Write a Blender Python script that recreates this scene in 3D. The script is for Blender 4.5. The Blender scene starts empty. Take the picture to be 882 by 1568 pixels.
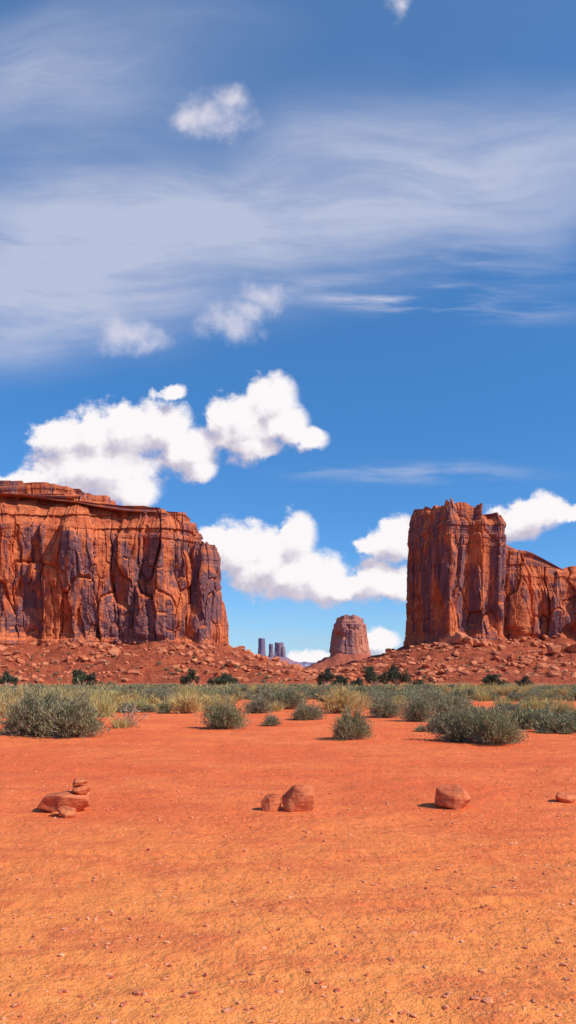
import bpy, math, random
import numpy as np
from mathutils import Vector
random.seed(4); RNG=np.random.default_rng(11)
scene=bpy.context.scene
scene.view_settings.view_transform='Standard'
scene.view_settings.look='None'
scene.view_settings.exposure=0

# ------------------------------------------------------------ noise helpers
def h3(ix,iy,iz,seed):
    ix=ix.astype(np.int64)&0xffffffff; iy=iy.astype(np.int64)&0xffffffff; iz=iz.astype(np.int64)&0xffffffff
    n=(ix*374761393+iy*668265263+iz*2147483647+seed*974634777)&0xffffffff
    n=((n^(n>>13))*1274126177)&0xffffffff
    n=((n^(n>>15))*2246822519)&0xffffffff
    n=(n^(n>>16))&0xffffffff
    return n/4294967295.0
def vn(x,y,z,seed=0):
    x,y,z=np.broadcast_arrays(np.asarray(x,float),np.asarray(y,float),np.asarray(z,float))
    fx,fy,fz=np.floor(x),np.floor(y),np.floor(z)
    u,v,w=x-fx,y-fy,z-fz
    u=u*u*u*(u*(u*6-15)+10);v=v*v*v*(v*(v*6-15)+10);w=w*w*w*(w*(w*6-15)+10)
    def H(a,b,c): return h3(fx+a,fy+b,fz+c,seed)
    x00=H(0,0,0)*(1-u)+H(1,0,0)*u; x10=H(0,1,0)*(1-u)+H(1,1,0)*u
    x01=H(0,0,1)*(1-u)+H(1,0,1)*u; x11=H(0,1,1)*(1-u)+H(1,1,1)*u
    return ((x00*(1-v)+x10*v)*(1-w)+(x01*(1-v)+x11*v)*w)*2-1
def fbm(x,y,z,o=4,seed=0):
    s=0;a=1;t=0
    for i in range(o):
        s=s+a*vn(x*2**i+i*17.3,y*2**i+i*7.1,z*2**i+i*3.7,seed+i); t+=a; a*=0.5
    return s/t
def cells(x,y,seed=0):
    fx,fy=np.floor(x),np.floor(y)
    d1=np.full(x.shape,9.);d2=np.full(x.shape,9.);c=np.zeros(x.shape)
    zz=np.zeros(x.shape)
    for a in(-1,0,1):
        for b in(-1,0,1):
            px=fx+a+0.15+0.7*h3(fx+a,fy+b,zz,seed); py=fy+b+0.15+0.7*h3(fx+a,fy+b,zz+1,seed)
            d=np.maximum(np.abs(px-x),np.abs(py-y))*0.6+np.hypot(px-x,py-y)*0.4
            hh=h3(fx+a,fy+b,zz+2,seed)
            m=d<d1
            d2=np.where(m,d1,np.minimum(d2,d)); c=np.where(m,hh,c); d1=np.where(m,d,d1)
    return c,d1,d2-d1
def sstep(a,b,x):
    t=np.clip((x-a)/(b-a),0,1); return t*t*(3-2*t)

def mesh_from(name,V,F,mat=None,smooth=True,attrs=None):
    V=np.asarray(V,dtype=np.float32); F=np.asarray(F,dtype=np.int32)
    me=bpy.data.meshes.new(name)
    k=F.shape[1]
    me.vertices.add(len(V)); me.vertices.foreach_set('co',V.ravel())
    me.loops.add(F.size); me.loops.foreach_set('vertex_index',F.ravel())
    me.polygons.add(len(F)); me.polygons.foreach_set('loop_start',np.arange(0,F.size,k,dtype=np.int32))
    me.polygons.foreach_set('loop_total',np.full(len(F),k,dtype=np.int32))
    me.update(calc_edges=True)
    me.polygons.foreach_set('use_smooth',np.full(len(F),smooth))
    if attrs:
        for an,av in attrs.items():
            a=me.attributes.new(an,'FLOAT','POINT'); a.data.foreach_set('value',np.asarray(av,dtype=np.float32))
    if mat: me.materials.append(mat)
    me.validate()
    return me
def add_obj(name,me,parent=None):
    o=bpy.data.objects.new(name,me); scene.collection.objects.link(o)
    if parent: o.parent=parent
    return o
def gridfaces(nr,nc,wrap):
    r=np.arange(nr-1)[:,None]; c=np.arange(nc if wrap else nc-1)[None,:]
    c2=(c+1)%nc
    a=r*nc+c; b=r*nc+c2; d=(r+1)*nc+c; e=(r+1)*nc+c2
    return np.stack([a,b,e,d],-1).reshape(-1,4)

# ------------------------------------------------------------ material helpers
class NT:
    def __init__(s,nt): s.nt=nt
    def n(s,t,**k):
        nd=s.nt.nodes.new(t)
        for a,b in k.items(): setattr(nd,a,b)
        return nd
    def put(s,sock,v):
        if isinstance(v,bpy.types.NodeSocket): s.nt.links.new(v,sock)
        else:
            sock.default_value=v
    def m(s,op,a,b=0.0,c=0.0,clamp=False):
        nd=s.n('ShaderNodeMath',operation=op,use_clamp=clamp)
        s.put(nd.inputs[0],a); s.put(nd.inputs[1],b); s.put(nd.inputs[2],c); return nd.outputs[0]
    def v(s,op,a,b=None,c=None):
        nd=s.n('ShaderNodeVectorMath',operation=op)
        s.put(nd.inputs[0],a)
        if b is not None: s.put(nd.inputs[1],b)
        if c is not None: s.put(nd.inputs[2],c)
        return nd.outputs['Value'] if op in('LENGTH','DOT_PRODUCT') else nd.outputs[0]
    def noise(s,vec,scale=1,detail=4,rough=.5,dist=0):
        nd=s.n('ShaderNodeTexNoise'); s.put(nd.inputs['Vector'],vec)
        nd.inputs['Scale'].default_value=scale;nd.inputs['Detail'].default_value=detail
        nd.inputs['Roughness'].default_value=rough;nd.inputs['Distortion'].default_value=dist
        return nd.outputs['Fac']
    def mr(s,v,a,b,c=0.,d=1.,smooth=True):
        nd=s.n('ShaderNodeMapRange'); nd.interpolation_type='SMOOTHSTEP' if smooth else 'LINEAR'
        s.put(nd.inputs[0],v)
        for i,x in enumerate((a,b,c,d)): s.put(nd.inputs[i+1],x)
        return nd.outputs[0]
    def mix(s,f,a,b,mode='MIX'):
        nd=s.n('ShaderNodeMix',data_type='RGBA',blend_type=mode)
        s.put(nd.inputs[0],f)
        for i,x in((6,a),(7,b)):
            if isinstance(x,tuple) and len(x)==3: x=(*x,1)
            s.put(nd.inputs[i],x)
        return nd.outputs[2]
    def attr(s,name):
        nd=s.n('ShaderNodeAttribute',attribute_name=name); return nd.outputs['Fac']
def newmat(name,rough=0.9):
    m=bpy.data.materials.new(name); m.use_nodes=True
    t=NT(m.node_tree); b=m.node_tree.nodes['Principled BSDF']
    b.inputs['Roughness'].default_value=rough
    b.inputs['Specular IOR Level'].default_value=0.15
    return m,t,b

def rock_cliff_mat(name,orange,light,varn,sc=1.0,vamt=1.0,bump=1.0):
    m,t,b=newmat(name)
    g=t.n('ShaderNodeNewGeometry'); P=g.outputs['Position']
    N=t.n('ShaderNodeSeparateXYZ'); t.put(N.inputs[0],g.outputs['Normal']); up=N.outputs[2]
    big=t.noise(t.v('MULTIPLY',P,(0.05*sc,0.05*sc,0.022*sc)),1,3,.55)
    st=t.noise(t.v('MULTIPLY',P,(0.26*sc,0.26*sc,0.016*sc)),1,5,.6)
    st2=t.noise(t.v('MULTIPLY',P,(0.9*sc,0.9*sc,0.05*sc)),1,4,.6)
    bed=t.noise(t.v('MULTIPLY',P,(0.02*sc,0.02*sc,0.5*sc)),1,4,.6)
    blot=t.noise(P,0.14*sc,5,.6)
    vm=t.m('ADD',t.m('MULTIPLY',big,1.1),t.m('MULTIPLY',st,0.95))
    vm=t.mr(vm,0.93,1.12)
    vert=t.mr(up,0.10,0.45,1.0,0.0)
    vm=t.m('MULTIPLY',t.m('MULTIPLY',vm,vert),0.88*vamt)
    col=t.mix(t.mr(blot,.35,.65),orange,light)
    col=t.mix(t.m('MULTIPLY',t.mr(bed,.52,.62),.30),col,tuple(c*.6 for c in orange))
    col=t.mix(t.m('MULTIPLY',t.mr(st2,.46,.66),.52),col,tuple(c*.50 for c in orange))
    col=t.mix(vm,col,varn)
    t.put(b.inputs['Base Color'],col)
    fine=t.noise(P,.9*sc,6,.62)
    hgt=t.m('ADD',t.m('MULTIPLY',st2,.6),t.m('ADD',t.m('MULTIPLY',fine,.9),t.m('MULTIPLY',bed,.4)))
    bp=t.n('ShaderNodeBump'); bp.inputs['Strength'].default_value=.55*bump; bp.inputs['Distance'].default_value=1.0/sc
    t.put(bp.inputs['Height'],hgt); t.put(b.inputs['Normal'],bp.outputs[0])
    return m
ORANGE=(0.49,0.106,0.042); LIGHT=(0.69,0.195,0.074); VARN=(0.140,0.080,0.098)
M_CLIFF=rock_cliff_mat('sandstone_cliff',ORANGE,LIGHT,VARN)
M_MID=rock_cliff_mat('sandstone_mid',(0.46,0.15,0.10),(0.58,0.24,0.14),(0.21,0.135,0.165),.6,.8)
M_FAR=rock_cliff_mat('sandstone_far_hazed',(0.26,0.165,0.22),(0.33,0.215,0.26),(0.19,0.145,0.23),.25,1,.4)  # bluish atmospheric haze baked into the rock colours
M_HORIZ=rock_cliff_mat('sandstone_horizon_hazed',(0.30,0.27,0.38),(0.36,0.30,0.38),(0.26,0.26,0.40),.1,1,.3)  # stronger blue haze tint put into the base colours of the horizon mesa

def boulder_mat():
    m,t,b=newmat('boulder_sandstone')
    tc=t.n('ShaderNodeTexCoord'); P=tc.outputs['Object']
    oi=t.n('ShaderNodeObjectInfo')
    Pp=t.v('ADD',P,t.v('MULTIPLY',oi.outputs['Location'],(1.3,1.7,1.1)))
    n=t.noise(Pp,1.6,5,.6); f=t.noise(Pp,9,5,.7)
    col=t.mix(t.mr(n,.35,.65),(0.46,0.11,0.048),(0.62,0.20,0.09))
    col=t.mix(t.m('MULTIPLY',t.mr(f,.5,.7),.4),col,(0.30,0.075,0.045))
    col=t.mix(t.m('MULTIPLY',oi.outputs['Random'],.35),col,(0.66,0.28,0.15))
    t.put(b.inputs['Base Color'],col)
    bp=t.n('ShaderNodeBump'); bp.inputs['Strength'].default_value=.6; bp.inputs['Distance'].default_value=.06
    t.put(bp.inputs['Height'],t.m('ADD',f,n)); t.put(b.inputs['Normal'],bp.outputs[0])
    return m
M_BOULD=boulder_mat()

def ground_mat():
    m,t,b=newmat('desert_sand',.95)
    g=t.n('ShaderNodeNewGeometry'); P=g.outputs['Position']
    d=t.v('LENGTH',P)
    big=t.noise(P,.35,4,.6); med=t.noise(t.v('MULTIPLY',P,(1,1.5,1)),2.6,6,.7); fin=t.noise(P,15,5,.7); grit=t.noise(P,70,3,.6)
    patch=t.noise(t.v('MULTIPLY',P,(.55,1.3,1)),1.1,5,.62)
    sand=t.mix(t.mr(big,.38,.62),(0.84,0.148,0.042),(0.92,0.205,0.058))
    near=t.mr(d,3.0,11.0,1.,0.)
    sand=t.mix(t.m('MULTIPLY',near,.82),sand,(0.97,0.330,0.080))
    sand=t.mix(t.m('MULTIPLY',t.mr(patch,.47,.62),.45),sand,(0.68,0.120,0.042))
    sand=t.mix(t.m('MULTIPLY',t.mr(med,.50,.62),.42),sand,(0.66,0.120,0.046))
    sand=t.mix(t.m('MULTIPLY',t.mr(fin,.54,.66),.42),sand,(0.54,0.110,0.050))
    sand=t.mix(t.m('MULTIPLY',t.mr(fin,.46,.36),.32),sand,(0.98,0.40,0.14))
    sand=t.mix(t.m('MULTIPLY',t.mr(grit,.60,.70),.45),sand,(0.95,0.46,0.25))
    fs=t.noise(t.v('MULTIPLY',P,(.06,.06,.06)),1,5,.6)
    plain=t.mix(t.mr(fs,.4,.6),(0.62,0.135,0.050),(0.42,0.19,0.085))
    col=t.mix(t.mr(d,50,200),sand,plain)
    tn=t.noise(P,.25,6,.7); tn2=t.noise(P,1.1,5,.7)
    tal=t.mix(t.mr(tn,.38,.62),(0.34,0.064,0.032),(0.52,0.118,0.050))
    tal=t.mix(t.m('MULTIPLY',t.mr(tn2,.54,.68),.6),tal,(0.58,0.19,0.095))
    col=t.mix(t.attr('talus'),col,tal)
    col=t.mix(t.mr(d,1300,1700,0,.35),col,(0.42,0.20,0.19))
    col=t.mix(t.mr(d,1800,4200,0,.78),col,(0.29,0.185,0.25))  # distance haze painted into the far ground colour
    t.put(b.inputs['Base Color'],col)
    hn=t.m('ADD',t.m('MULTIPLY',med,1.2),t.m('ADD',t.m('MULTIPLY',fin,.7),t.m('MULTIPLY',grit,.15)))
    bp=t.n('ShaderNodeBump'); bp.inputs['Strength'].default_value=.75; bp.inputs['Distance'].default_value=.08
    t.put(bp.inputs['Height'],hn)
    bp2=t.n('ShaderNodeBump'); bp2.inputs['Distance'].default_value=2.0
    t.put(bp2.inputs['Strength'],t.m('MULTIPLY',t.attr('talus'),.8)); t.put(bp2.inputs['Height'],t.m('ADD',tn,tn2))
    t.put(bp2.inputs['Normal'],bp.outputs[0])
    t.put(b.inputs['Normal'],bp2.outputs[0])
    return m
M_GROUND=ground_mat()

def plant_mat(name,c0,c1,c2):
    m,t,b=newmat(name,.8)
    oi=t.n('ShaderNodeObjectInfo')
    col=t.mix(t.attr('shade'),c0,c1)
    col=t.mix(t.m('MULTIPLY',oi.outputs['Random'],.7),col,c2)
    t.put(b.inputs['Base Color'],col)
    tr=t.n('ShaderNodeBsdfTranslucent'); t.put(tr.inputs['Color'],col)
    mx=t.n('ShaderNodeMixShader'); mx.inputs[0].default_value=.2
    t.put(mx.inputs[1],b.outputs[0]); t.put(mx.inputs[2],tr.outputs[0])
    out=m.node_tree.nodes['Material Output']; t.put(out.inputs['Surface'],mx.outputs[0])
    return m
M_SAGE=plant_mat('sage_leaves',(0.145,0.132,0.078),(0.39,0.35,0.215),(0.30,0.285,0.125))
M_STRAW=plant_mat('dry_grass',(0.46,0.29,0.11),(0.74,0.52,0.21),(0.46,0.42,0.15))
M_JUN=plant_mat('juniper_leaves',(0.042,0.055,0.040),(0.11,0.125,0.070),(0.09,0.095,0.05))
M_TWIG,_t,_b=newmat('twig_bark'); _n=_t.noise(_t.n('ShaderNodeTexCoord').outputs['Object'],20,4)
_t.put(_b.inputs['Base Color'],_t.mix(_n,(0.26,0.16,0.11),(0.56,0.42,0.30)))

# ------------------------------------------------------------ buttes
def resample(outl,ds,dsback):
    O=np.array(outl,float); n=len(O); pts=[]
    for i in range(n):
        a=O[i];b=O[(i+1)%n]; L=math.hypot(*(b-a)[:2])
        tx,ty=(b-a)[:2]/L; nx,ny=ty,-tx
        mid=(a+b)/2
        facing=(nx*(-mid[0])+ny*(-mid[1]))/math.hypot(mid[0],mid[1])>-0.35
        k=max(2,int(L/(ds if facing else dsback)))
        for j in range(k): pts.append(a+(b-a)*j/k)
    return np.array(pts)
def smooth_ring(A,s,w):
    out=A
    for _ in range(3):
        out=(np.roll(out,w,0)+np.roll(out,-w,0)+out*2)/4
    return out
def cliff(outl,ds,nr,prof,seed,zc,amp=1.0,feat=1.0,dsback=4.0,base_bed=0.16,cap_n=14,topamp=1.5,r0=6,inx=None):
    P=resample(outl,ds,dsback)
    w=max(1,int(r0/ds))
    XY=smooth_ring(P[:,:2],[0],w); ZT=smooth_ring(P[:,2:3],[0],max(1,w//2))[:,0]; ZB=P[:,3]
    T=np.roll(XY,-2,0)-np.roll(XY,2,0); T/=np.maximum(1e-6,np.linalg.norm(T,axis=1))[:,None]
    N=np.stack([T[:,1],-T[:,0]],1); N=smooth_ring(N,[0],max(1,w//2)); N/=np.linalg.norm(N,axis=1)[:,None]
    s=np.concatenate([[0],np.cumsum(np.linalg.norm(np.diff(XY,axis=0),axis=1))])
    f=feat
    cc,_,_=cells(s/(6*f),s*0+seed*3.3,seed+50)
    ZT=ZT+topamp*(cc-.5)*2+topamp*.8*vn(s/(2.6*f),0,seed,seed)
    t=np.linspace(0,1,nr)[:,None]
    Z=ZB[None]+(ZT-ZB)[None]*t
    S=np.broadcast_to(s[None],Z.shape)
    X0=np.broadcast_to(XY[None,:,0],Z.shape);Y0=np.broadcast_to(XY[None,:,1],Z.shape)
    inw=np.interp(t,[p[0] for p in prof],[p[1] for p in prof])*np.ones_like(Z)
    if inx: inw=inw*np.where(inw>0,np.interp(X0,inx[0],inx[1]),1)
    Sw=S+3.0*f*vn(S/(14*f),Z/(26*f),seed,seed+3)+.8*f*vn(S/(4*f),Z/(7*f),seed,seed+4)
    D=7.0*fbm(X0/(26*f),Y0/(26*f),Z/(90*f),3,seed)
    msk=sstep(-.2,.5,vn(X0/(30*f),Y0/(30*f),Z/(60*f),seed+77))
    rg=1-np.abs(fbm(Sw/(17*f),Z/(120*f),seed*1.7,2,seed+9))*2.6
    D+=3.0*np.clip(rg,-1,1)*msk
    c,_,e=cells(Sw/(11*f),Z/(52*f),seed+1); D+=5.0*(c-.5); D-=1.8*(1-sstep(0,.06,e))
    c,_,e=cells(Sw/(5*f),Z/(28*f),seed+2); D+=2.5*(c-.5); D-=.7*(1-sstep(0,.08,e))
    c,_,e=cells(Sw/(2.4*f),Z/(11*f),seed+3); D+=.8*(c-.5)
    cx_,dd,_=cells(S/(20*f)+.3,Z/(34*f),seed+61)
    D-=3.5*(1-sstep(.10,.38,dd))*(cx_>.45)
    D+=1.2*fbm(X0/(6*f),Y0/(6*f),Z/(10*f),3,seed+33)
    cl=np.abs(vn(Sw/(15*f),Z/(90*f),seed+.5,seed+21)); D-=5.5*(1-sstep(0,.075,cl))*sstep(.12,.3,t)*(.5+.5*msk)
    D+=.4*fbm(X0/(2*f),Y0/(2*f),Z/(2*f),3,seed+30)
    bb=1-sstep(base_bed*.8,base_bed*1.15,t)
    zl=np.floor(Z/(2.4*f)+.6*vn(S/(20*f),0,0,seed+7)); bed=h3(zl,zl*0,zl*0,seed+8)
    c3,_,e3=cells(Sw/(3.0*f),Z/(2.6*f),seed+12)
    Db=1.8*fbm(S/(14*f),0,Z/(60*f),3,seed+5)+2.4*(bed-.5)+1.0*(c3-.5)
    D=D*(1-bb)+(Db*1+ .4*D)*bb
    zl=np.floor(Z/(3.0*f)+.5*vn(S/(30*f),0,3,seed+6)); bed=h3(zl,zl*0,zl*0,seed+18)
    ub=sstep(.74,.82,t); D=D*(1-.5*ub)+ub*(1-.65*sstep(.9,1,t))*2.2*(bed-.5)
    off=D*amp-inw
    X=X0+N[None,:,0]*off; Y=Y0+N[None,:,1]*off
    V=[np.stack([X,Y,Z],-1).reshape(-1,3)]
    nc=len(s)
    cen=XY.mean(0); top=np.stack([X[-1],Y[-1],Z[-1]],1)
    for k in range(1,cap_n+1):
        u=(k/cap_n)**1.4
        ring=top.copy(); ring[:,:2]=top[:,:2]*(1-u)+cen*u
        zt=top[:,2]*(1-sstep(0,1,u*1.3))+zc*sstep(0,1,u*1.3)
        ring[:,2]=zt+1.0*fbm(ring[:,0]/(7*f),ring[:,1]/(7*f),0,3,seed+40)*amp*(1-u*.5)*min(1,k/2)
        V.append(ring)
    V=np.concatenate(V); F=gridfaces(nr+cap_n,nc,True)
    return V,F
def join(parts):
    Vs=[];Fs=[];o=0
    for V,F in parts: Vs.append(V);Fs.append(F+o);o+=len(V)
    return np.concatenate(Vs),np.concatenate(Fs)
def ccw(o):
    a=0
    for i in range(len(o)):
        x1,y1=o[i][:2];x2,y2=o[(i+1)%len(o)][:2];a+=x1*y2-x2*y1
    return o if a>0 else o[::-1]

prof_main=[(0,-3.5),(.10,-2),(.17,0),(.60,1.5),(.76,2.8),(.80,4),(.86,9),(.92,16),(1,26)]
left_main=ccw([(-48,453,91,6),(-49,482,90,6),(-78,560,92,6),(-200,640,96,6),(-420,620,103,6),(-420,400,103,6),(-330,395,103,6),(-250,420,103,6),(-205,438,103,6),(-165,432,103,6),(-140,446,104,6),(-118,440,103,6),(-98,450,98,6),(-74,443,94,6),(-60,448,92.5,6)])
prof_end=[(0,-3.5),(.12,-1.5),(.2,0),(.9,3.0),(1,4.5)]
left_end=ccw([(-58,448,75,6),(-47,446,75,6),(-36.5,452,74,6),(-37,472,73,6),(-45,505,73,6),(-62,490,75,6)])
prof_cap=[(0,-6),(.35,-4),(.55,-1),(.65,0),(1,1.0)]
left_cap=ccw([(-104,482,107,88),(-112,530,107,88),(-200,600,110,88),(-400,590,112,88),(-395,430,110,88),(-260,455,110,88),(-195,476,112.5,88),(-165,474,114.5,88),(-140,475,114,88),(-122,478,109.5,88)])
LM=join([cliff(left_main,.5,210,prof_main,1,103,1.0,1.0,6.0,topamp=1.0,inx=([-115,-70],[1,.30])),
         cliff(left_end,.5,170,prof_end,7,76,.6,.9,3),
         cliff(left_cap,.8,50,prof_cap,13,112,.35,.8,6,base_bed=.02,topamp=.8)])
add_obj('sandstone_mesa',mesh_from('sandstone_mesa',*LM,M_CLIFF,smooth=False))

prof_tw=[(0,-4),(.12,-2),(.2,0),(.6,1.0),(.85,1.0),(.95,2.5),(1,5)]
tw=ccw([(86,592,119,6),(91,545,112,6),(95.5,507,107,6),(100,494,108,6),(108,500,109,6),(114,503,105,6),(121,494,105.5,6),(128,501,98.5,6),(133,497,101,6),(139,506,100,6),(143,530,99,6),(150,590,104,6),(130,612,108,6),(98,612,118,6)])
prof_sh=[(0,-4),(.16,-2),(.27,0),(.8,1.5),(.92,3),(1,6)]
sh=ccw([(120,514,84,6),(140,509,79,6),(150,503,75,6),(162,511,68,6),(172,500,63,6),(183,510,68,6),(195,499,66,6),(215,507,64,6),(260,498,64,6),(330,505,60,6),(340,600,58,6),(150,590,66,6)])
RB=join([cliff(tw,.5,210,prof_tw,23,104,.62,.9,3,base_bed=.2,topamp=2.4,r0=2.5),
         cliff(sh,.5,150,prof_sh,31,64,.7,.85,5,base_bed=.3,topamp=2.4,r0=4)])
add_obj('sandstone_butte',mesh_from('sandstone_butte',*RB,M_CLIFF,smooth=False))

prof_m=[(0,-5),(.2,-2),(.3,0),(.85,5),(.9,9),(1,11)]
mb=ccw([(84,1530,102,25),(98,1492,107,25),(125,1486,108,25),(142,1495,107,25),(154,1510,101,25),(153,1560,100,25),(110,1590,104,25),(90,1580,102,25)])
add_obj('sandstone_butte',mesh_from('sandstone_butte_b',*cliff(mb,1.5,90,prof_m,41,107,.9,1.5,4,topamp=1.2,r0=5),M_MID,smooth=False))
def spire(px0,px1,py,seed,D=4000,zb=40,dep=40):
    k=D/1220; x0=(px0-441)*k;x1=(px1-441)*k;z=1.6+(1028-py)*k
    return cliff(ccw([(x0,D,z,zb),((x0+x1)/2,D-8,z,zb),(x1,D,z,zb),(x1-2,D+dep,z-4,zb),(x0+2,D+dep,z-4,zb)]),3,40,[(0,-5),(.5,0),(1,2)],seed,z,.6,2.5,6,topamp=3,r0=4)
parts=[spire(395,406.5,978,51),spire(411,419,986,52),spire(420,435,984,53,dep=60),spire(429,437,991,54)]
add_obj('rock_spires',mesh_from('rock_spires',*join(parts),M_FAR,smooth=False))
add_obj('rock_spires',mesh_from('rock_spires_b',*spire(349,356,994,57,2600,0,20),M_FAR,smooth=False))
dm=ccw([(-1200,9100,90,-60),(-300,8900,104,-60),(60,8850,112,-60),(330,8900,96,-60),(520,8900,88,-60),(900,9000,110,-60),(1500,9300,118,-60),(1500,9900,118,-60),(-1200,9900,90,-60)])
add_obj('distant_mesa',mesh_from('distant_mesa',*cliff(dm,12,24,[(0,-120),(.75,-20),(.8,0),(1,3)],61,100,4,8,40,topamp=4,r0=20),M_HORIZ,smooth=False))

# ------------------------------------------------------------ terrain
def densify(o,step=4):
    P=[]
    for i in range(len(o)):
        a=np.array(o[i][:2],float);b=np.array(o[(i+1)%len(o)][:2],float);k=max(1,int(np.linalg.norm(b-a)/step))
        for j in range(k):P.append(a+(b-a)*j/k)
    return np.array(P)
def inside(o,x,y):
    r=np.zeros(x.shape,bool);n=len(o)
    for i in range(n):
        x1,y1=o[i][:2];x2,y2=o[(i+1)%n][:2]
        if y1==y2: continue
        c=((y1>y)!=(y2>y))&(x<(x2-x1)*(y-y1)/(y2-y1)+x1)
        r^=c
    return r
def pdist(o,x,y,step,rmax):
    P=densify(o,step); d=np.full(x.shape,1e9)
    b=(x>P[:,0].min()-rmax)&(x<P[:,0].max()+rmax)&(y>P[:,1].min()-rmax)&(y<P[:,1].max()+rmax)
    xi=x[b];yi=y[b]; di=np.full(xi.shape,1e9)
    for p in P: di=np.minimum(di,(xi-p[0])**2+(yi-p[1])**2)
    di=np.sqrt(di); di[inside(o,xi,yi)]=0
    d[b]=di; return d
ped=[(-165,3985),(-10,3975),(0,4080),(-165,4090)]
TAL=[(left_main,17,105,4),(left_end,17,72,3),(tw,20,118,3),(sh,22,100,4),(mb,34,150,8),(ped,72,230,20),([(-235,2595),(-190,2595),(-190,2640),(-235,2640)],40,200,10)]
def gbase(r): return np.interp(r,[0,40,100,200,330,500,1500,4000,12000,60000],[0,0,-.7,-2.4,-4.6,-7,-22,-34,-50,-60])
def height(x,y):
    r=np.hypot(x,y)
    g=gbase(r)
    g=g+.25*fbm(x/14,y/14,0,3,3)*sstep(18,60,r)+.03*fbm(x/2.5,y/2.5,0,3,5)
    nr=r<30
    if nr.any():
        xs=x[nr];ys=y[nr]; f=1-sstep(20,30,r[nr])
        e=.014*fbm(xs/.25,ys/.25,0,4,71)+.020*np.clip(fbm(xs/.6,ys/.42,1,3,77)*1.5,-1,.3)
        c,_,ed=cells(xs/.16,ys/.10,5); e+=.010*(c-.5)*sstep(.0,.25,ed)*sstep(-.2,.3,vn(xs/.9,ys/.9,0,66))
        # faint old wheel tracks crossing the lot
        for (y0,k,cv) in ((5.35,.06,.020),(6.95,.05,.018),(12.6,-.04,.006)):
            q=ys-(y0+k*xs+cv*xs*xs); w=.13
            e+=(-.014*(1-sstep(w*.7,w,np.abs(q)))+.008*np.exp(-((np.abs(q)-w*1.2)/.04)**2)+.005*np.sin(xs*42+q*30)*(1-sstep(w*.6,w*.9,np.abs(q))))*sstep(-.5,.3,vn(xs/1.3,ys/1.3,2,88))
        g[nr]+=e*f
    tal=np.zeros(x.shape)
    lift=np.zeros(x.shape)
    for o,hb,R,st in TAL:
        d=pdist(o,x,y,st,R+30)
        wob=1+.28*fbm(x/(R*.28),y/(R*.28),0,3,int(hb))
        u=np.clip(1-d/(R*wob),0,1)
        base=gbase(np.full(x.shape,math.hypot(*o[0][:2])))
        L=(hb-base)*(u**1.3)
        lift=np.maximum(lift,L); tal=np.maximum(tal,sstep(.02,.16,u))
    k=sstep(0,8,lift)
    sc=np.where(r>1000,2.5,1.)
    lump=k*(2.2*fbm(x/13/sc,y/13/sc,0,4,91)*sc+1.3*fbm(x/3.5/sc,y/3.5/sc,0,3,92)*sc)
    z=g+lift
    q=np.floor(z/4.5)*4.5; fz=(z-q)/4.5
    z=np.where(lift>1,z*(1-.5*k)+(q+4.5*sstep(.25,.75,fz))*.5*k,z)
    return z+lump,tal
def steps():
    r=[.3,1.0,2.0]
    while r[-1]<22:r.append(r[-1]*1.0058)
    while r[-1]<250:r.append(r[-1]*1.016)
    while r[-1]<560:r.append(r[-1]+2.0)
    while r[-1]<1300:r.append(r[-1]*1.03)
    while r[-1]<1720:r.append(r[-1]+9)
    while r[-1]<3600:r.append(r[-1]*1.03)
    while r[-1]<4150:r.append(r[-1]+25)
    while r[-1]<45000:r.append(r[-1]*1.06)
    return np.array(r)
R_=steps()
A_=np.radians(np.concatenate([np.linspace(-180,-26,70,endpoint=False),np.linspace(-26,26,680,endpoint=False),np.linspace(26,180,70,endpoint=False)]))
RR,AA=np.meshgrid(R_,A_,indexing='ij')
X=RR*np.sin(AA);Y=RR*np.cos(AA)
Z,TL=height(X.ravel(),Y.ravel())
V=np.stack([X.ravel(),Y.ravel(),Z],1)
F=gridfaces(len(R_),len(A_),True)[:,::-1]
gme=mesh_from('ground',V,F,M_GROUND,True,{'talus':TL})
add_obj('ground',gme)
def hz(x,y):
    z,_=height(np.array([x],float),np.array([y],float)); return float(z[0])

# ------------------------------------------------------------ rocks
import bmesh
def ico(sub):
    bm=bmesh.new(); bmesh.ops.create_icosphere(bm,subdivisions=sub,radius=1)
    V=np.array([v.co[:] for v in bm.verts]);F=np.array([[v.index for v in f.verts] for f in bm.faces]); bm.free(); return V,F
def rockgeo(sub,seed,dims,cuts=12,noise=.04,dmin=.55,dmax=.9,p=16):
    V,F=ico(sub); rg=np.random.default_rng(seed)
    i=np.arange(cuts)+.5; ph=np.arccos(1-2*i/cuts); th=np.pi*(1+5**.5)*i+seed
    ns=np.stack([np.cos(th)*np.sin(ph),np.sin(th)*np.sin(ph),np.cos(ph)],1)+rg.normal(size=(cuts,3))*.28
    ns/=np.linalg.norm(ns,axis=1)[:,None]; ds=rg.uniform(dmin,dmax,cuts)
    dt=np.maximum(V@ns.T,0)/ds; r=(np.sum(dt**p,1)+1e-9)**(-1/p); r=np.minimum(r,1.15)
    V=V*r[:,None]
    V*=1/np.abs(V).max(0)
    V*=np.array(dims)/2
    s=max(dims)
    nn=fbm(V[:,0]/s*4+seed,V[:,1]/s*4,V[:,2]/s*4,5,seed)
    L=V/np.maximum(1e-6,np.linalg.norm(V,axis=1))[:,None]
    V=V+L*(nn*noise*s)[:,None]
    return V,F
def hero_rock(name,x,y,dims,rot,seed,sink=.25,z=None,cuts=12,parent=None,tilt=(0,0),**kw):
    V,F=rockgeo(5,seed,dims,cuts,.040,**kw)
    me=mesh_from(name,V,F,M_HERO,False)
    o=add_obj(name,me,parent)
    zz=hz(x,y)+dims[2]*(.5-sink) if z is None else z
    o.location=(x,y,zz); o.rotation_euler=(tilt[0],tilt[1],rot); return o
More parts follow.
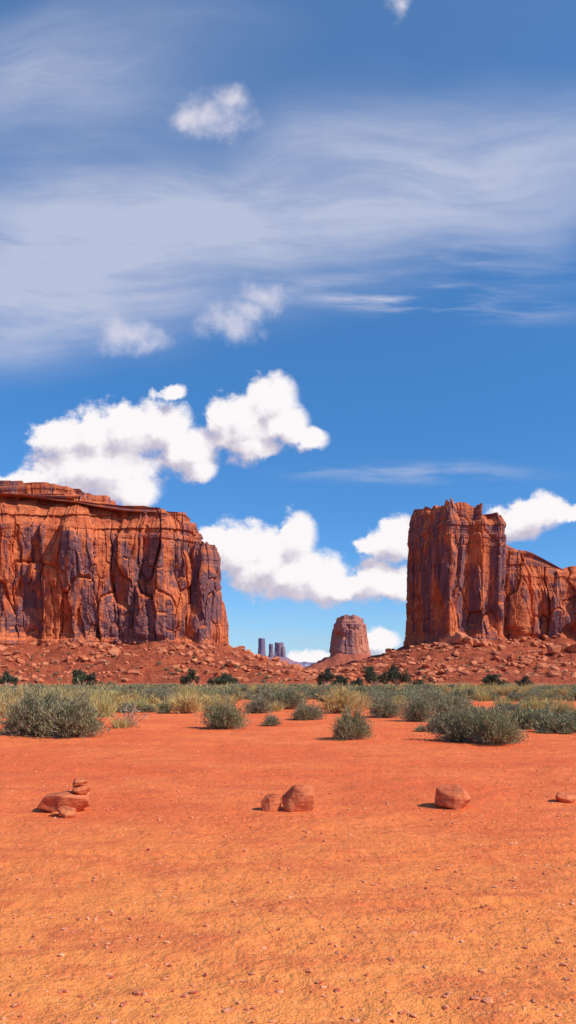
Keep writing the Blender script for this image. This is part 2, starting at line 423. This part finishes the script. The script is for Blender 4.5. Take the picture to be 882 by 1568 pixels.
def hero_mat():
    m,t,b=newmat('red_rock')
    P=t.n('ShaderNodeTexCoord').outputs['Object']
    n=t.noise(P,7,6,.6); f=t.noise(P,45,6,.7); l=t.noise(t.v('MULTIPLY',P,(4,4,45)),1,4,.6)
    col=t.mix(t.mr(n,.35,.65),(0.52,0.115,0.048),(0.74,0.220,0.085))
    col=t.mix(t.m('MULTIPLY',t.mr(l,.48,.6),.45),col,(0.34,0.080,0.048))
    col=t.mix(t.m('MULTIPLY',t.mr(f,.56,.7),.35),col,(0.76,0.34,0.17))
    t.put(b.inputs['Base Color'],col)
    bp=t.n('ShaderNodeBump'); bp.inputs['Strength'].default_value=.8; bp.inputs['Distance'].default_value=.018
    t.put(bp.inputs['Height'],t.m('ADD',f,t.m('ADD',n,l))); t.put(b.inputs['Normal'],bp.outputs[0])
    return m
M_HERO=hero_mat()
e=bpy.data.objects.new('stacked_rocks',None); scene.collection.objects.link(e)
hero_rock('slab_large',-2.57,9.15,(.58,.46,.26),.1,131,.15,parent=e,tilt=(0,-.08),cuts=18,dmin=.68,dmax=.88,p=24)
hero_rock('stone_lower',-2.37,9.12,(.22,.18,.12),.5,102,z=hz(-2.4,9.15)+.245,parent=e,cuts=12,dmin=.6,dmax=.85)
hero_rock('stone_upper',-2.38,9.12,(.17,.14,.085),.2,103,z=hz(-2.4,9.15)+.335,parent=e,cuts=12,dmin=.6,dmax=.8)
hero_rock('slab_front',-2.40,8.74,(.27,.20,.14),-.3,104,.2,parent=e,tilt=(0,.25),cuts=12,dmin=.55,dmax=.8,p=24)
hero_rock('chip',-2.58,8.84,(.14,.10,.06),.9,105,.2,parent=e,cuts=10)
hero_rock('boulder',-.175,9.1,(.27,.24,.27),.3,111,.2,cuts=11,dmin=.6,dmax=.8,p=26)
hero_rock('boulder',.14,9.08,(.43,.38,.37),-.2,112,.2,cuts=16,dmin=.72,dmax=.9,p=26)
hero_rock('boulder',1.90,9.3,(.46,.38,.34),.15,117,.2,tilt=(0,.05),cuts=16,dmin=.68,dmax=.9,p=26)
hero_rock('boulder',3.38,9.75,(.30,.26,.20),.2,114,.3,cuts=12)

OV,OF=ico(1)
def scatter_mesh(name,n,fpos,fsize,mat):
    rg=np.random.default_rng(5)
    x,y=fpos(n,rg); n=len(x); z,_=height(x,y); s=fsize(n,rg)
    J=rg.uniform(.65,1.25,size=(n,len(OV),1)); D=rg.uniform(.6,1.2,size=(n,1,3))*np.array([1,1,.6])
    V=OV[None]*J*D*s[:,None,None]
    V+=np.stack([x,y,z+s*.15],1)[:,None,:]
    F=(OF[None]+(np.arange(n)*len(OV))[:,None,None]).reshape(-1,3)
    return add_obj(name,mesh_from(name,V.reshape(-1,3),F,mat,False))
def gp(n,rg):
    r=3.2*(22/3.2)**rg.uniform(0,1,n)**.9; a=np.radians(rg.uniform(-24,24,n)); return r*np.sin(a),r*np.cos(a)
M_GRAV,_t,_b=newmat('gravel_stone'); _P=_t.n('ShaderNodeNewGeometry').outputs['Position']
_t.put(_b.inputs['Base Color'],_t.mix(_t.mr(_t.noise(_P,25,2),.35,.65),(0.46,0.10,0.05),(0.82,0.36,0.18)))
scatter_mesh('gravel',9000,gp,lambda n,rg:.0035+.020*rg.uniform(0,1,n)**8+.002*rg.uniform(0,1,n),M_GRAV)

# talus boulders
tb=bpy.data.objects.new('talus_boulders',None); scene.collection.objects.link(tb)
bm_v=[mesh_from('talus_block_%d'%i,*rockgeo(3,200+i,(1,.8,.75),9,.04,dmin=.55,dmax=.85,p=24),M_BOULD,False) for i in range(8)]
rg=np.random.default_rng(8)
cx=rg.uniform(-230,260,36000);cy=rg.uniform(345,510,36000)
vis=np.abs(cx/cy)<.44; cx=cx[vis];cy=cy[vis]
cz,ct=height(cx,cy)
ins=inside(left_main,cx,cy)|inside(tw,cx,cy)|inside(sh,cx,cy)|inside(left_end,cx,cy)
hgt=cz-gbase(np.hypot(cx,cy))
dens=vn(cx/16,cy/16,0,33)*.5+.5
keep=(~ins)&(ct>.5)&(rg.uniform(0,1,len(cx))<(.12+.85*dens**2)*np.clip(hgt/7,0.1,1)*.6)
cx,cy,cz=cx[keep],cy[keep],cz[keep]
for i in range(len(cx)):
    s=.8+4.6*rg.uniform()**4
    o=add_obj('block',bm_v[i%8],tb); o.location=(cx[i],cy[i],cz[i]+s*.12)
    o.scale=(s*rg.uniform(.8,1.5),s*rg.uniform(.8,1.2),s*rg.uniform(.6,1)); o.rotation_euler=(rg.uniform(-.3,.3),rg.uniform(-.3,.3),rg.uniform(0,6.28))
for (x,y,s) in [(103,480,12),(108,478,9),(112,482,10),(99,484,8),(117,478,7),(160,478,9),(166,480,8),(172,476,10),(178,482,7),(150,474,5),(126,470,6),(-168,405,8),(-160,402,5),(-120,410,6),(-90,412,7)]:
    o=add_obj('block',bm_v[int(x)%8],tb); o.location=(x,y,hz(x,y)+s*.25); o.scale=(s,s*.9,s*.95); o.rotation_euler=(.2,.15,x)
print('talus blocks',len(cx))

# ------------------------------------------------------------ plants
def blades(org,dirv,L,w,seed,segs=1):
    rg=np.random.default_rng(seed); n=len(org)
    side=np.cross(dirv,rg.normal(size=(n,3))); side/=np.linalg.norm(side,axis=1)[:,None]
    a=org-side*w[:,None]*.5; b=org+side*w[:,None]*.5
    mid=org+dirv*(L*.5)[:,None]
    c=mid+side*w[:,None]*.5; d=mid-side*w[:,None]*.5; tip=org+dirv*L[:,None]
    V=np.stack([a,b,c,d,tip],1).reshape(-1,3)
    i=np.arange(n)[:,None]*5
    F=np.concatenate([i+[[0,1,2]],i+[[0,2,3]],i+[[3,2,4]]]).reshape(-1,3)
    sh=np.repeat(rg.uniform(0,1,n),5)
    return V,F,sh
def shrub(name,seed,stems,leaves,leafL,leafW,mat,flat=.55,openr=1.,twig=True):
    rg=np.random.default_rng(seed)
    az=rg.uniform(0,2*np.pi,stems); el=np.arcsin(rg.uniform(.02,1,stems)**.8)
    lob=1+.22*np.sin(az*3+seed)+.15*np.sin(az*5+seed*2)+.12*rg.normal(size=stems)
    ln=.5*lob*rg.uniform(.75,1.08,stems)
    d=np.stack([np.cos(az)*np.cos(el),np.sin(az)*np.cos(el),np.sin(el)],1)
    end=d*ln[:,None]*np.array([1,1,2*flat])
    root=np.stack([rg.normal(size=stems)*.05,rg.normal(size=stems)*.05,np.zeros(stems)],1)
    k=rg.uniform(.35,1,(stems,leaves))
    pt=root[:,None]+(end-root)[:,None]*k[...,None]
    pt[...,2]+=.10*np.sin(k*np.pi)*flat
    pt+=rg.normal(size=pt.shape)*.022
    pt[...,2]=np.maximum(pt[...,2],.01)
    dv=d[:,None]*.7+rg.normal(size=pt.shape)*.38+np.array([0,0,.55]); dv/=np.linalg.norm(dv,axis=-1)[...,None]
    n=stems*leaves
    V,F,sh=blades(pt.reshape(-1,3),dv.reshape(-1,3),leafL*rg.uniform(.6,1.3,n),leafW*rg.uniform(.7,1.2,n),seed)
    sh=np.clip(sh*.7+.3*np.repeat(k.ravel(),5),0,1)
    parts=[(V,F)];nl=len(F)
    if twig:
        dd=end-root; L=np.linalg.norm(dd,axis=1)
        V2,F2,s2=blades(root,dd/L[:,None],L*.9,np.full(stems,.010),seed+1); parts.append((V2,F2)); sh=np.concatenate([sh,s2])
    V,F=join(parts)
    me=mesh_from(name,V,F,mat,False,{'shade':sh}); me.materials.append(M_TWIG)
    if twig:
        mi=np.zeros(len(F),dtype=np.int32); mi[nl:]=1
        if len(me.polygons)==len(mi): me.polygons.foreach_set('material_index',mi)
    return me
def tuft(name,seed,n,mat):
    rg=np.random.default_rng(seed)
    az=rg.uniform(0,6.283,n); lean=rg.uniform(0,.9,n)
    d=np.stack([np.cos(az)*np.sin(lean),np.sin(az)*np.sin(lean),np.cos(lean)],1)
    o=np.stack([rg.normal(size=n)*.13,rg.normal(size=n)*.13,np.zeros(n)],1)
    V,F,sh=blades(o,d,rg.uniform(.35,.8,n),np.full(n,.016),seed)
    return mesh_from(name,V,F,mat,False,{'shade':sh})
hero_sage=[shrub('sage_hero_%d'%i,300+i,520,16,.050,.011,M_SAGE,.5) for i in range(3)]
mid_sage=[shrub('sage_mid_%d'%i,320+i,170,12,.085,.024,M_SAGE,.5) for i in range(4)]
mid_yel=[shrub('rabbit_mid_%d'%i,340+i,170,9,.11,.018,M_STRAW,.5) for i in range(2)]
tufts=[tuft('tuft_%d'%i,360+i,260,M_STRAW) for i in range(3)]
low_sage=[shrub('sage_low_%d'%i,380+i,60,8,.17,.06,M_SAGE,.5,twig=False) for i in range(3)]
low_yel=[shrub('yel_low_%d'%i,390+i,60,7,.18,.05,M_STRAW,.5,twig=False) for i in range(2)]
def place(name,me,x,y,w,h,rot=None,parent=None):
    o=add_obj(name,me,parent); o.location=(x,y,hz(x,y)-.02)
    o.scale=(w,w,h*2); o.rotation_euler=(0,0,rot if rot is not None else random.uniform(0,6.28)); return o
def P2(px,py):
    D=1.6*1220/(py-1028); return (px-441)/1220*D,D
for k,(px,py,w,h,kind) in enumerate([(58,1124,2.1,1.05,'s'),(112,1128,1.7,1.0,'s'),(345,1115,1.35,.72,'s'),(537,1132,1.0,.70,'s'),(640,1105,1.15,.8,'s'),(705,1134,1.3,.76,'s'),(758,1138,1.35,.74,'s'),(865,1110,1.0,.7,'y'),(285,1092,1.3,.7,'y'),(522,1092,1.7,.9,'y'),(590,1098,1.3,.7,'s'),(470,1102,1.2,.55,'s'),(690,1098,1.4,.7,'s'),(395,1092,1.2,.6,'s'),(820,1098,1.3,.6,'y'),(240,1080,2,.8,'s'),(435,1085,2,.8,'s')]):
    x,y=P2(px,py)
    if kind=='s': place('sagebrush',hero_sage[k%3],x,y,w,h)
    else: place('rabbitbrush',shrub('rabbit_%d'%k,400+k,330,12,.09,.012,M_STRAW,.5),x,y,w,h)
for k,(px,py,w,h) in enumerate([(10,1100,1.5,1.0),(28,1095,1.3,.9),(160,1098,1.2,.9),(185,1115,.8,.45),(700,1088,1.0,.7),(455,1072,1.4,.8),(540,1078,1.4,.8),(350,1078,1.2,.7),(845,1085,1.1,.7),(140,1080,1.6,1.0),(420,1088,1.0,.6),(610,1086,1.1,.7),(770,1082,1.2,.7)]):
    x,y=P2(px,py); place('dry_grass_tuft',tufts[k%3],x,y,w,h*.6)
def deadbush(seed,n=26):
    rg=np.random.default_rng(seed); O=[];D=[];L=[]
    for i in range(n):
        p=np.array([rg.normal()*.05,rg.normal()*.05,0.]); a=rg.uniform(0,6.28);l=rg.uniform(.2,1.1)
        d=np.array([np.cos(a)*np.sin(l),np.sin(a)*np.sin(l),np.cos(l)])
        for s in range(5):
            O.append(p.copy());D.append(d.copy());L.append(.16)
            if s>0:
                e=d+rg.normal(size=3)*.6;e/=np.linalg.norm(e);O.append(p.copy());D.append(e);L.append(.13)
            p=p+d*.12; d=d+rg.normal(size=3)*.28;d/=np.linalg.norm(d)
    O=np.array(O);D=np.array(D);L=np.array(L)
    V,F,sh=blades(O,D,L,np.full(len(L),.014),seed)
    return mesh_from('dead_twigs',V,F,M_TWIG,False,{'shade':sh})
x,y=P2(196,1114); o=add_obj('dead_bush',deadbush(3)); o.location=(x,y,0); o.scale=(1.2,1.2,1.3)

sf=bpy.data.objects.new('desert_scrub',None); scene.collection.objects.link(sf)
def field(n,r0,r1,thr,wr,meshes_s,meshes_y,seed,yfrac,hs=1.):
    rg=np.random.default_rng(seed)
    r=np.sqrt(rg.uniform(r0*r0,r1*r1,n));a=np.radians(rg.uniform(-25,25,n))
    x=r*np.sin(a);y=r*np.cos(a); z,t=height(x,y)
    dn=fbm(x/7,y/7,0,3,15); ok=(dn>thr+ .25*(1-sstep(r0,r0*1.6,r)) )&(t<.6)
    yn=vn(x/9,y/9,4,19)+rg.normal(size=n)*.35
    for i in np.nonzero(ok)[0]:
        w=wr[0]+(wr[1]-wr[0])*rg.uniform()**1.6; yl=yn[i]>yfrac
        ms=meshes_y if yl else meshes_s
        o=add_obj('shrub',ms[int(rg.integers(len(ms)))],sf); o.location=(x[i],y[i],z[i]-.03)
        o.scale=(w,w,w*rg.uniform(.75,1.2)*hs); o.rotation_euler=(0,0,rg.uniform(0,6.28))
field(420,21,34,-.02,(.35,1.3),mid_sage,mid_yel+tufts,1,.12,.9)
field(1700,32,75,-.2,(.6,1.6),mid_sage,mid_yel+tufts,2,.14,.85)
field(3600,75,330,-.4,(.9,2.3),low_sage,low_yel,3,.25,.6)
rg=np.random.default_rng(77)
tx=rg.uniform(-200,230,500);ty=rg.uniform(300,480,500);tz,tt=height(tx,ty)
ok=(tt>.3)&(tz<12)&~(inside(left_main,tx,ty)|inside(sh,tx,ty)|inside(tw,tx,ty))
for i in np.nonzero(ok)[0][:170]:
    o=add_obj('shrub',low_sage[i%3],sf);o.location=(tx[i],ty[i],tz[i]);w=rg.uniform(1,2.4);o.scale=(w,w,w)

def juniper(seed):
    rg=np.random.default_rng(seed); parts=[]
    def tube(p,q,r0,r1):
        p=np.array(p,float);q=np.array(q,float);d=q-p;d/=np.linalg.norm(d);u=np.cross(d,[.3,.9,.1]);u/=np.linalg.norm(u);v=np.cross(d,u)
        a=np.linspace(0,2*np.pi,7)[:-1]
        V=np.concatenate([p+r0*(np.cos(a)[:,None]*u+np.sin(a)[:,None]*v),q+r1*(np.cos(a)[:,None]*u+np.sin(a)[:,None]*v)])
        F=[]
        for i in range(6):
            j=(i+1)%6;F+= [[i,j,6+j],[i,6+j,6+i]]
        return V,np.array(F)
    parts.append(tube((0,0,-.1),(.03,.02,.22),.05,.035))
    ends=[]
    for i in range(11):
        a=rg.uniform(0,6.28);e=rg.uniform(.15,1.3);l=rg.uniform(.25,.42)
        q=np.array([np.cos(a)*np.cos(e)*l,np.sin(a)*np.cos(e)*l,.2+np.sin(e)*l*.9]); parts.append(tube((.02,.01,.15),q,.022,.008)); ends.append(q)
    nt=sum(len(f) for _,f in parts); nv=sum(len(v) for v,_ in parts)
    pts=[]
    for q in ends:
        for k in range(3):
            c=q+rg.normal(size=3)*.06; r=rg.uniform(.07,.13)
            g=rg.normal(size=(75,3)); g/=np.linalg.norm(g,axis=1)[:,None]; pts.append(c+g*r*rg.uniform(.4,1,(75,1)))
    pts=np.concatenate(pts); pts[:,2]=np.maximum(pts[:,2],.02)
    d=rg.normal(size=pts.shape)+np.array([0,0,.8]);d/=np.linalg.norm(d,axis=1)[:,None]
    V,F,s=blades(pts,d,rg.uniform(.04,.08,len(pts)),np.full(len(pts),.022),seed)
    parts.append((V,F)); V,F=join(parts)
    me=mesh_from('juniper_%d'%seed,V,F,M_JUN,False,{'shade':np.concatenate([np.zeros(nv),s])}); me.materials.append(M_TWIG)
    mi=np.zeros(len(F),dtype=np.int32);mi[:nt]=1
    if len(me.polygons)==len(mi): me.polygons.foreach_set('material_index',mi)
    return me
jm=[juniper(s) for s in(501,502,503)]
for k,(px,D,w,h) in enumerate([(130,112,4.6,3.1),(292,125,3.0,3.3),(335,110,4.0,2.5),(498,100,2.6,3.0),(570,100,4.0,3.0),(607,108,3.8,3.9),(750,100,3.5,2.4),(803,104,2.6,2.0),(8,118,3.4,3.2),(525,118,3.0,2.4),(350,135,3.2,2.6),(545,125,2.6,2.2),(640,120,2.4,1.8)]):
    x=(px-441)/1220*D; o=add_obj('juniper_tree',jm[k%3]); o.location=(x,D,hz(x,D)-.05); o.scale=(w*1.1,w*1.1,h*1.35); o.rotation_euler=(0,0,k*1.3)

# ------------------------------------------------------------ light + sky
S=Vector((0.82,-0.36,0.84)).normalized()
sd=bpy.data.lights.new('sun','SUN'); sd.energy=4.8; sd.angle=math.radians(.5); sd.color=(1,.94,.86)
so=bpy.data.objects.new('sun',sd); scene.collection.objects.link(so); so.rotation_euler=(-S).to_track_quat('-Z','Y').to_euler(); so.location=(30,-30,60)
world=bpy.data.worlds.new('World'); scene.world=world; world.use_nodes=True
nt=world.node_tree; nt.nodes.clear(); t=NT(nt)
sky=t.n('ShaderNodeTexSky'); sky.sky_type='NISHITA'; sky.sun_disc=False
sky.sun_elevation=math.asin(S.z); sky.sun_rotation=math.atan2(S.x,S.y); sky.altitude=1600; sky.air_density=1.0; sky.dust_density=.6; sky.ozone_density=2.5
dirn=t.v('NORMALIZE',t.n('ShaderNodeTexCoord').outputs['Generated'])
sp=t.n('ShaderNodeSeparateXYZ'); t.put(sp.inputs[0],dirn)
yy=t.m('MAXIMUM',sp.outputs[1],.02)
cb=t.n('ShaderNodeCombineXYZ'); t.put(cb.inputs[0],t.m('DIVIDE',sp.outputs[0],yy)); t.put(cb.inputs[1],t.m('DIVIDE',sp.outputs[2],yy))
UV=cb.outputs[0]
front=t.mr(sp.outputs[1],.05,.25)
def Cc(px,py,rx,ry): return ((px-441)/1220,(1028-py)/1220,rx/1220,ry/1220)
CUM=[(88,672,44,34),(140,668,52,42),(195,662,62,52),(250,655,50,42),(290,688,48,42),(150,718,110,54),(205,752,40,34),(30,742,68,24),(300,715,34,26),
     (372,655,62,54),(415,612,42,46),(345,640,38,30),(436,652,40,38),(470,672,34,18),(385,684,56,18),(262,602,24,14),
     (368,842,64,46),(412,858,80,52),(450,822,36,38),(455,880,96,40),(520,896,90,30),(565,884,40,30),(606,894,44,30),(330,828,28,24),
     (606,826,48,36),(580,834,34,14),(820,782,52,28),(790,800,46,28),(868,786,40,14),(578,982,38,20),(470,1008,44,12)]
def dens_field(uv,blobs):
    cur=None
    for b in blobs:
        u,v,rx,ry=Cc(*b)
        L=t.v('LENGTH',t.v('MULTIPLY_ADD',uv,(1/rx,1/ry,0),(-u/rx,-v/ry,0)))
        if cur is None: cur=L
        else: cur=t.m('SMOOTH_MIN',cur,L,.22)
    return t.m('SUBTRACT',1.0,cur)
def color_noise(vec,scale,detail,rough):
    nd=t.n('ShaderNodeTexNoise'); t.put(nd.inputs['Vector'],vec)
    nd.inputs['Scale'].default_value=scale;nd.inputs['Detail'].default_value=detail;nd.inputs['Roughness'].default_value=rough
    return nd.outputs['Color']
def cumulus(uv):
    wv=t.v('MULTIPLY_ADD',t.v('SUBTRACT',color_noise(uv,30,3,.6),(.5,.5,.5)),(.030,.026,0),uv)
    d=dens_field(wv,CUM)
    n=t.noise(uv,30,6,.62)
    return t.m('ADD',t.m('ADD',d,.12),t.m('MULTIPLY',t.m('SUBTRACT',n,.5),1.4))
d0=cumulus(UV)
d1=cumulus(t.v('ADD',UV,(.010,.024,0)))
alpha=t.m('MULTIPLY',t.mr(d0,-.02,.44),front)
lit=t.mr(t.m('SUBTRACT',d0,d1),-.60,.28)
ccol=t.mix(lit,(0.58,0.53,0.64),(0.98,0.94,0.95))
WISP=[(330,182,64,40),(358,148,32,28),(295,192,46,22),(410,455,40,32),(350,495,60,30),(380,475,34,22),(205,520,68,28),(225,530,40,20),(612,15,20,24)]
ww=t.v('MULTIPLY_ADD',t.v('SUBTRACT',color_noise(UV,14,3,.6),(.5,.5,.5)),(.05,.05,0),UV)
dw=t.m('ADD',dens_field(ww,WISP),t.m('MULTIPLY',t.m('SUBTRACT',t.noise(UV,24,6,.66),.5),1.9))
aw=t.m('MULTIPLY',t.m('MULTIPLY',t.mr(dw,-.2,1.25),front),.78)
def rot(uv,ang,sx,sy):
    nd=t.n('ShaderNodeMapping'); nd.inputs['Rotation'].default_value=(0,0,ang); nd.inputs['Scale'].default_value=(sx,sy,1)
    t.put(nd.inputs[0],uv); return nd.outputs[0]
wn=t.v('SUBTRACT',color_noise(UV,2.6,2,.5),(.5,.5,.5))
wuv=t.v('MULTIPLY_ADD',wn,(.16,.16,0),UV)
wuv2=t.v('MULTIPLY_ADD',wn,(.04,.05,0),UV)
s1=t.noise(rot(wuv,-.24,2.2,10.0),1,7,.62)
s2=t.noise(rot(wuv2,-.04,5,34),1,6,.60)
def veil(px,py,rx,ry,ang,src=None):
    u,v,a,b=Cc(px,py,rx,ry)
    q=t.v('SUBTRACT',src or wuv,(u,v,0)); nd=t.n('ShaderNodeMapping'); nd.vector_type='POINT'
    nd.inputs['Rotation'].default_value=(0,0,-ang); t.put(nd.inputs[0],q)
    L=t.v('LENGTH',t.v('MULTIPLY',nd.outputs[0],(1/a,1/b,0)))
    return t.mr(L,0,1.0,1.0,0.0)
v1=veil(160,370,860,250,.20); v2=veil(760,260,600,170,.12); v3=veil(20,110,520,140,.12); v4=veil(640,462,330,40,-.08,wuv2); v5=veil(630,722,290,24,.0,wuv2); v6=veil(700,400,360,100,.10)
v7=veil(30,490,400,140,.08)
base=t.m('ADD',t.m('MULTIPLY',v1,.95),t.m('ADD',t.m('MULTIPLY',v2,.70),t.m('ADD',t.m('MULTIPLY',v3,.68),t.m('MULTIPLY',v7,.55))))
ci=t.m('MULTIPLY',base,t.mr(s1,.30,.70,.42,1.15))
fine=t.m('ADD',t.m('MULTIPLY',v4,.9),t.m('ADD',t.m('MULTIPLY',v5,.6),t.m('MULTIPLY',v6,.30)))
ci=t.m('ADD',ci,t.m('MULTIPLY',fine,t.mr(s2,.40,.68)))
ci=t.m('ADD',ci,t.mr(sp.outputs[2],.30,.65,.0,.08))
low=t.m('MULTIPLY',t.mr(sp.outputs[2],.0,.14,.5,.0),t.mr(s2,.35,.65,.3,1.0))
ci=t.m('MULTIPLY',t.m('ADD',ci,low),front)
back=t.m('MULTIPLY',t.mr(t.noise(t.v('MULTIPLY',dirn,(2,2,7)),1.3,5,.6),.5,.75,0,.5),t.m('SUBTRACT',1.0,front))
ci=t.m('MINIMUM',t.m('ADD',ci,back),.86)
hs=t.n('ShaderNodeHueSaturation'); hs.inputs['Saturation'].default_value=1.06
t.put(hs.inputs['Color'],t.mix(1.0,sky.outputs[0],t.mix(t.mr(sp.outputs[2],.12,.60),(0.68,1.05,1.40),(0.92,1.48,1.80)),'MULTIPLY'))
bg=t.n('ShaderNodeBackground'); t.put(bg.inputs[0],hs.outputs[0]); bg.inputs[1].default_value=.102
def over(a,fac,col):
    b=t.n('ShaderNodeBackground')
    if isinstance(col,tuple): col=(*col,1)
    t.put(b.inputs[0],col); b.inputs[1].default_value=1.0
    mx=t.n('ShaderNodeMixShader'); t.put(mx.inputs[0],fac); t.put(mx.inputs[1],a); t.put(mx.inputs[2],b.outputs[0]); return mx.outputs[0]
o1=over(bg.outputs[0],ci,(0.55,0.59,0.75))
o2=over(o1,aw,(0.82,0.78,0.86))
o3=over(o2,alpha,ccol)
out=t.n('ShaderNodeOutputWorld'); t.put(out.inputs[0],o3)
world.cycles.sampling_method='NONE'

# ------------------------------------------------------------ camera
cd=bpy.data.cameras.new('camera'); cd.sensor_width=36; cd.sensor_fit='AUTO'; cd.lens=28.01; cd.shift_y=.1556
cd.clip_start=.1; cd.clip_end=80000
co=bpy.data.objects.new('camera',cd); scene.collection.objects.link(co); co.location=(0,0,1.6); co.rotation_euler=(math.radians(90),0,0)
scene.camera=co
